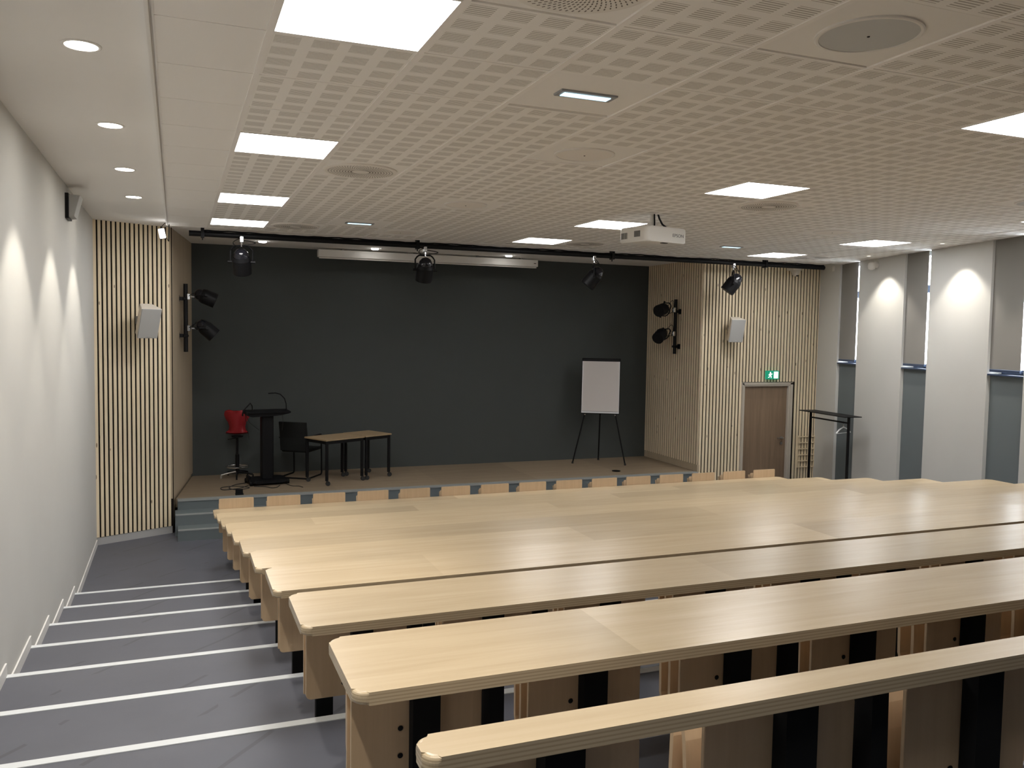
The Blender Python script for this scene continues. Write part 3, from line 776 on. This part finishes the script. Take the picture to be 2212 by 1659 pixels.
# dome camera
t = thing('dome_camera', 'white dome camera high on the slatted wall above the door', 'camera', (10.13, 12.08, 1.22))
mb = MB(); mb.prism(rrect(-.11, .10, -.06, .12, .03, 4), -.05, .045, .006, 2); mb.build('housing', M['spktop'], t, smooth=True)
mb = MB(); mb.lathe([(.075, -.05), (.075, -.07), (.06, -.12), (.03, -.145), (0, -.15)], (0, 0, 0), (0, 0, 1), 24); mb.build('dome', M['spktop'], t, smooth=True)
mb = MB(); mb.lathe([(.04, -.135), (.02, -.150), (0, -.153)], (.02, -.02, 0), (0, 0, 1), 16); mb.build('lens', M['black'], t, smooth=True)
# detector and outlet on the window wall
wp = lambda y, off: (rwx(y)-D.y*off, y+D.x*off)
x, y = wp(10.36, .0)
t = thing('motion_detector', 'round white detector high on the pier between the first two window bays', 'detector', (x, y, 1.16), math.atan2(D.x, -D.y)+0)
nrm = Vector((-D.y, D.x, 0)); t.rotation_euler = (0, 0, 0)
mb = MB(); mb.lathe([(.05, 0), (.05, .04), (.035, .06)], (0, 0, 0), nrm, 20); mb.build('base', M['trimwhite'], t, smooth=True)
mb = MB(); mb.lathe([(.02, -.06), (.05, -.045), (.06, 0), (.05, .045), (.02, .06), (0, .062)], nrm*.09+Vector((0, 0, -.02)), (0, 0, 1), 20); mb.build('head', M['trimwhite'], t, smooth=True)
x, y = wp(11.72, .005)
mb = MB(); mb.T = Matrix.Rotation(math.atan2(-D.x, D.y)*1.0, 4, 'Z'); mb.box(-.008, .004, -.035, .035, -.045, .045, .002, 1)
t = mb.build('wall_plate', M['trimwhite']); t.location = (x, y, 1.20+DZ); tag(t, 'tiny pale plate at the top of the pier beside the door wall', 'plate')
# exit sign
t = thing('exit_sign', 'green and white emergency exit sign above the brown door', 'sign', (9.77, 12.14, -.67))
mb = MB(); mb.box(-.13, .13, -.01, .05, -.075, .075, .004, 1); mb.build('sign_box', M['green'], t)
def disc(mb, x, z, r, y=-.012): mb.lathe([(r, 0), (r, .002)], (x, y+.001, z), (0, -1, 0), 16)
mb = MB(); disc(mb, -.062, .042, .012)
def limb(p, q, w=.012):
    p = Vector((p[0], -.0125, p[1])); q = Vector((q[0], -.0125, q[1])); mb.tube([p, q], w/2, 6)
limb((-.06, .030), (-.068, -.008), .026); limb((-.06, .022), (-.035, .010)); limb((-.035, .010), (-.025, .022)); limb((-.062, .022), (-.088, .012)); limb((-.088, .012), (-.095, -.008))
limb((-.066, -.008), (-.042, -.022)); limb((-.042, -.022), (-.045, -.052)); limb((-.068, -.008), (-.080, -.035)); limb((-.080, -.035), (-.108, -.042))
mb.build('running_figure', M['signwhite'], t)
mb = MB(); mb.box(.015, .105, -.0125, -.010, -.058, .058); mb.build('door_symbol', M['signwhite'], t)
# grille on the slats
t = thing('wall_grille', 'faint slatted grille low on the wall between the door and the coat rack', 'grille', (10.42, 12.185, -2.1))
mb = MB()
for q in range(6): mb.box(-.0, .36, -.006, .006, -.25+q*.11, -.235+q*.11)
mb.box(-.012, 0, -.006, .006, -.25, .33); mb.box(.36, .372, -.006, .006, -.25, .33)
mb.build('bars', M['slat'], t)

# ------------------------------------------------------------------ on the stage
# red stool
t = thing('stool', 'red shell perching stool with a black column and chrome foot ring', 'stool', (.875, 13.80, ZSTG), math.radians(-8))
mb = MB()
# shell: rings of outline at heights, curved back
prof = [(.105, .655, -.10), (.155, .66, .0), (.175, .675, .10), (.165, .70, .155), (.13, .74, .175), (.118, .80, .180), (.135, .86, .19), (.175, .93, .20), (.195, .99, .205), (.18, 1.045, .215), (.12, 1.068, .222)]
rows_ = []
for w_, z_, y_ in prof:
    row = []
    for i in range(11):
        s_ = -1+2*i/10; curve = (abs(s_)**2.2)*(.045+.05*(z_ > .72))
        row.append((w_*s_, -y_+.10+curve if z_ > .70 else -y_+.10, z_+(.018*abs(s_)**2 if z_ < .72 else 0) - (.02*(1-abs(s_)) if z_ > 1.05 else 0)))
    rows_.append(row)
def surf(mb, rows_, th=.012):
    F = [[mb.bm.verts.new(p) for p in r_] for r_ in rows_]
    for i in range(len(F)-1):
        for j in range(len(F[0])-1): mb.bm.faces.new((F[i][j], F[i][j+1], F[i+1][j+1], F[i+1][j]))
    bmesh.ops.recalc_face_normals(mb.bm, faces=mb.bm.faces)
    bmesh.ops.solidify(mb.bm, geom=list(mb.bm.faces), thickness=th)
surf(mb, rows_)
mb.build('seat_shell', M['red'], t, smooth=True)
mb = MB(); mb.tube([(0, 0, .08), (0, 0, .36)], .030, 14); mb.tube([(0, 0, .36), (0, 0, .64)], .017, 12); mb.lathe([(.09, .632), (.09, .65)], (0, 0, 0), (0, 0, 1), 16); mb.tube([(0, 0, .62), (-.14, -.03, .60)], .006, 6); mb.build('column', M['black'], t, smooth=True)
mb = MB(); mb.tube([(.17*math.cos(a*2*PI/32), .17*math.sin(a*2*PI/32), .17) for a in range(32)], .011, 8, True)
for q in range(3):
    a = q*2*PI/3+.4; mb.tube([(.02*math.cos(a), .02*math.sin(a), .17), (.17*math.cos(a), .17*math.sin(a), .17)], .008, 6)
mb.build('foot_ring', M['chrome'], t, smooth=True)
for q in range(5):
    a = q*2*PI/5+PI+.35; mb = MB(); ca, sa = math.cos(a), math.sin(a)
    mb.tube([(.0, 0, .09), (.12*ca, .12*sa, .075), (.25*ca, .25*sa, .05)], .020, 8, False, .013); mb.box(.25*ca-.012, .25*ca+.012, .25*sa-.012, .25*sa+.012, 0, .05)
    mb.build('leg', M['steel'] if q in (0,) else M['black'], t, smooth=True)

# lectern
t = thing('lectern', 'black column lectern with two gooseneck stems on the stage', 'lectern', (1.26, 13.15, ZSTG), math.radians(8))
mb = MB(); mb.prism(rrect(-.09, .09, -.07, .07, .03, 4), .08, 1.06, 0); mb.build('column', M['black'], t)
mb = MB(); mb.prism(rrect(-.28, .28, -.24, .24, .08, 5), .035, .075, .012, 2)
for sx in (-.27, .27): mb.lathe([(.04, -.02), (.04, .02)], (sx, -.16, .04), (1, 0, 0), 16); mb.lathe([(.035, -.02), (.035, .02)], (sx, .16, .035), (1, 0, 0), 16)
mb.box(-.29, -.25, -.05, .10, .03, .13, .01, 1)
mb.build('base', M['black'], t)
mb = MB(); mb.T = Matrix.Translation((0, 0, 1.09)) @ Matrix.Rotation(math.radians(3), 4, 'X')
rows_ = []
for j in range(7):
    v_ = -1+2*j/6; row = []
    for i in range(13):
        u_ = -1+2*i/12; row.append((u_*.325, v_*.20, .0-.02*math.cos(u_*PI/2)))
    rows_.append(row)
mb.prism([(-.325, -.15), (.325, -.15), (.325, .15), (-.325, .15)], -.012, .012, .004, 1)
mb.build('reading_top', M['black'], t)
mb = MB()
mb.T = Matrix.Translation((0, 0, 1.09)) @ Matrix.Rotation(math.radians(3), 4, 'X') @ Matrix(((1, 0, 0, 0), (0, 0, 1, 0), (0, 1, 0, 0), (0, 0, 0, 1)))
mb.prism([(-.325, -.01), (-.31, -.045), (-.24, -.065), (-.1, -.06), (.1, -.055), (.20, -.045), (.30, -.022), (.325, -.01)], -.13, .13)
mb.build('tray', M['black'], t)
mb = MB(); mb.tube([(.29, -.02, 1.09), (.285, -.02, 1.20), (.26, -.02, 1.28), (.20, -.01, 1.345), (.13, 0, 1.365), (.02, 0, 1.36)], .009, 8); mb.build('reading_lamp_stem', M['black'], t)
mb = MB(); mb.tube([(-.20, .05, 1.09), (-.205, .05, 1.17), (-.235, .04, 1.215), (-.28, .03, 1.17), (-.345, .0, 1.11)], .009, 8); mb.tube([(-.345, 0, 1.11), (-.355, 0, 1.055), (-.355, 0, 1.03)], .011, 8); mb.build('microphone', M['black'], t)
mb = MB(); mb.tube([(-.3, .1, 1.07), (-.27, .1, .85), (-.24, .1, .68), (-.24, .1, .66)], .004, 6); mb.tube([(-.3, .08, 1.05), (-.24, .08, .92), (-.10, .05, .80)], .004, 6); mb.tube([(.26, .1, 1.05), (.27, .1, .9), (.26, .12, .78)], .0035, 6); mb.build('hanging_cable', M['rubber'], t)
# cables on the stage floor
def floor_cable(name, label, pts):
    mb = MB(); P = [Vector((x, y, ZSTG+.006)) for x, y in pts]; out = []
    for i in range(len(P)-1):
        p0, p1, p2, p3 = P[max(0, i-1)], P[i], P[i+1], P[min(len(P)-1, i+2)]
        for s_ in range(8):
            tt = s_/8; out.append(.5*((2*p1)+(-p0+p2)*tt+(2*p0-5*p1+4*p2-p3)*tt*tt+(-p0+3*p1-3*p2+p3)*tt**3))
    out.append(P[-1])
    o_ = tuple(P[0]); mb.tube(out, .006, 6); ob = mb.build(name, M['rubber'], None, o_); tag(ob, label, 'cable')
floor_cable('cable', 'black cable looped on the boards left of the lectern', [(.98, 13.0), (.85, 12.80), (.62, 12.72), (.60, 12.92), (.78, 12.98), (.98, 12.80), (.80, 12.68), (.70, 12.85), (.80, 13.1), (.96, 13.2)])
floor_cable('cable', 'thin cable curling under the front of the lectern base', [(1.05, 12.88), (1.2, 12.82), (1.28, 12.70), (1.36, 12.72), (1.42, 12.88)])
floor_cable('cable', 'thin cable trailing right from the lectern towards the chair', [(1.52, 13.0), (1.58, 12.78), (1.68, 12.72), (1.72, 12.62)])

# cantilever chair
t = thing('cantilever_chair', 'black armchair with a mesh back and a sled frame beside the lectern', 'chair', (1.83, 13.62, ZSTG), math.radians(-34))
mb = MB(); pr = [(-.23, .44), (-.245, .55), (-.25, .65), (-.265, .75), (-.29, .89)]
mb.sheet(pr, -.23, .23, .028); mb.build('backrest', M['mesh_fabric'], t)
mb = MB(); mb.box(-.225, .225, -.22, .26, .41, .46, .02, 3); mb.build('seat', M['mesh_fabric'], t, smooth=True)
mb = MB()
def arc(pts, r=.05, k=5):
    P = [Vector(p) for p in pts]; out = [P[0]]
    for i in range(1, len(P)-1):
        a_ = (P[i-1]-P[i]).normalized(); b2 = (P[i+1]-P[i]).normalized()
        A = P[i]+a_*r; B = P[i]+b2*r
        for j in range(k+1):
            q_ = j/k; out.append((1-q_)**2*A+2*q_*(1-q_)*P[i]+q_*q_*B)
    out.append(P[-1]); return out
pts = [(-.24, -.25, .64), (-.24, .22, .64), (-.24, .24, .012), (-.24, -.26, .012), (.24, -.26, .012), (.24, .24, .012), (.24, .22, .64), (.24, -.25, .64)]
mb.tube(arc(pts), .0125, 10)
for sx in (-.24, .24): mb.tube([(sx, .23, .43), (sx*.8, .2, .43)], .011, 8); mb.tube([(sx, -.25, .64), (sx*.9, -.255, .64)], .011, 8)
mb.build('frame', M['black'], t, smooth=True)
for sx in (-.24, .24):
    mb = MB(); mb.box(sx-.022, sx+.022, -.18, .20, .645, .670, .01, 2); mb.build('armrest', M['black'], t)
# rolling tables
def rtable(label, p, rz, w, d):
    t = thing('rolling_table', label, 'table', (p[0], p[1], ZSTG), rz, 'two rolling tables pushed together')
    H_ = .695
    mb = MB(); mb.prism(rrect(0, w, 0, d, .015, 3), H_-.022, H_, .003, 1); mb.build('tabletop', M['tabletop'], t)
    mb = MB(); mb.box(.03, w-.03, .02, .045, H_-.07, H_-.022); mb.box(.03, w-.03, d-.045, d-.02, H_-.07, H_-.022); mb.box(.02, .045, .045, d-.045, H_-.07, H_-.022); mb.box(w-.045, w-.02, .045, d-.045, H_-.07, H_-.022); mb.build('apron', M['black'], t)
    for lx in (.035, w-.035):
        for ly in (.035, d-.035):
            mb = MB(); mb.tube([(lx, ly, .075), (lx, ly, H_-.022)], .024, 12); lg = mb.build('leg', M['black'], t, smooth=True)
            mb = MB(); mb.lathe([(.034, -.012), (.034, .012)], (lx+.02, ly, .034), (.3, 1, 0), 16); mb.tube([(lx, ly, .08), (lx+.01, ly, .055)], .012, 8); mb.build('caster', M['rubber'], lg)
rtable('left rolling table with a light top, next to the black chair', (2.06, 12.60), math.radians(27.5), .735, .56)
rtable('right rolling table with a light top, pushed against the left one', (2.725, 12.95), math.radians(27.5), .53, .58)
# flip chart
t = thing('flip_chart', 'flip chart with blank pad on a black tripod on the stage', 'easel', (7.08, 13.5, ZSTG), math.radians(-30))
tilt = math.radians(-6)
Bm = Matrix.Translation((0, 0, .90)) @ Matrix.Rotation(tilt, 4, 'X')
mb = MB(); mb.T = Bm; mb.box(-.345, .345, -.015, .015, 0, 1.0, .006, 1); mb.build('board', M['blackmatte'], t)
mb = MB(); mb.T = Bm; mb.box(-.325, .325, -.024, -.015, .045, .945); mb.build('paper_pad', M['paper'], t)
mb = MB(); mb.T = Bm; mb.box(-.335, .335, -.034, -.016, .012, .040); mb.box(-.335, -.325, -.028, -.016, .04, .945); mb.box(.325, .335, -.028, -.016, .04, .945); mb.build('pen_tray', M['alu'], t)
mb = MB(); mb.T = Bm; mb.box(-.33, .33, -.032, -.015, .945, .985, .003, 1); mb.build('clamp_bar', M['black'], t)
for (a_, b2) in (((-.27, .0, .92), (-.47, -.10, .01)), ((.27, .0, .92), (.47, -.10, .01)), ((0, .04, .95), (-.03, .42, .01))):
    mb = MB(); mb.tube([a_, b2], .013, 8); lg = mb.build('leg', M['black'], t)
    mb = MB(); mb.lathe([(.018, -.01), (.018, .02)], b2, (0, 0, 1), 10); mb.build('rubber_foot', M['rubber'], lg)
for sx in (-.27, .27):
    mb = MB(); mb.lathe([(.012, 0), (.012, .02)], (sx, -.01, .885), (0, -1, 0), 12); mb.build('knob', M['chrome'], t)
# floor sockets
for i, (x, y, lab) in enumerate(((.808, 12.343, 'black socket box open at the left edge of the stage'), (6.967, 12.645, 'flat black socket on the boards in front of the flip chart'))):
    mb = MB()
    if i == 0: mb.box(-.055, .055, -.05, .05, 0, .012); mb.box(-.05, .05, .02, .035, .012, .07)
    else: mb.lathe([(.07, 0), (.07, .010), (.05, .014), (0, .014)], (0, 0, 0), (0, 0, 1), 20)
    ob = mb.build('floor_socket', M['black']); ob.location = (x, y, ZSTG+DZ+.002); tag(ob, lab, 'socket')

# coat rack by the window wall
p0 = Vector((10.11, 11.55, 0)); p1 = Vector((9.985, 10.50, 0)); d_ = (p1-p0); Lr = d_.length
t = thing('coat_rack', 'black coat rack with a top shelf standing by the window wall', 'rack', (p0.x, p0.y, ZF), math.atan2(d_.y, d_.x))
mb = MB(); mb.box(-.09, Lr+.09, -.16, .16, 1.49, 1.505, .004, 1); mb.build('shelf', M['black'], t)
for x_ in (.02, Lr-.02):
    mb = MB(); mb.box(x_-.016, x_+.016, -.016, .016, .03, 1.49); mb.build('post', M['black'], t)
    mb = MB(); mb.box(x_-.02, x_+.02, -.22, .22, .0, .03); mb.build('foot', M['black'], t)
mb = MB(); mb.tube([(.02, 0, 1.39), (Lr-.02, 0, 1.39)], .013, 10); mb.build('rail', M['black'], t)
hp = p0+d_*.86
t = thing('coat_hanger', 'clear plastic coat hanger hanging on the black rack', 'hanger', (hp.x, hp.y, ZF+1.39), math.radians(15))
mb = MB(); mb.tube([(.0, .0, .018), (.022, 0, .0), (.0, 0, -.03), (0, 0, -.07)], .004, 8); mb.build('hook', M['chrome'], t)
mb = MB(); mb.tube([(-.20, 0, -.17), (-.12, 0, -.115), (0, 0, -.075), (.12, 0, -.115), (.20, 0, -.17)], .012, 8); mb.tube([(-.20, 0, -.17), (.20, 0, -.17)], .006, 8); mb.build('shoulder_bar', M['clear'], t, smooth=True)

# ------------------------------------------------------------------ world, camera, view
w = bpy.data.worlds.new('sky'); sc.world = w; w.use_nodes = True
bg = w.node_tree.nodes['Background']; bg.inputs[0].default_value = (.86, .93, 1, 1); bg.inputs[1].default_value = 6.0
cam = bpy.data.cameras.new('camera'); co_ = bpy.data.objects.new('camera', cam); C.objects.link(co_); sc.camera = co_
F = 1826.2218; yaw, pitch, roll = .378331858, -.0607660386, .0165630767
cam.sensor_fit = 'HORIZONTAL'; cam.sensor_width = 36; cam.lens = F/2212*36; cam.clip_start = .05
f_ = Vector((math.sin(yaw)*math.cos(pitch), math.cos(yaw)*math.cos(pitch), math.sin(pitch)))
r_ = Vector((math.cos(yaw), -math.sin(yaw), 0)); u_ = r_.cross(f_)
c_, s_ = math.cos(roll), math.sin(roll); R_ = c_*r_+s_*u_; U_ = -s_*r_+c_*u_
co_.matrix_world = Matrix(((R_.x, U_.x, -f_.x, 0), (R_.y, U_.y, -f_.y, 0), (R_.z, U_.z, -f_.z, DZ), (0, 0, 0, 1)))
sc.cycles.diffuse_bounces = 8; sc.cycles.max_bounces = 12
vs_ = sc.view_settings; vs_.view_transform = 'Standard'; vs_.look = 'None'; vs_.gamma = 1; vs_.exposure = 1.78; vs_.use_curve_mapping = False
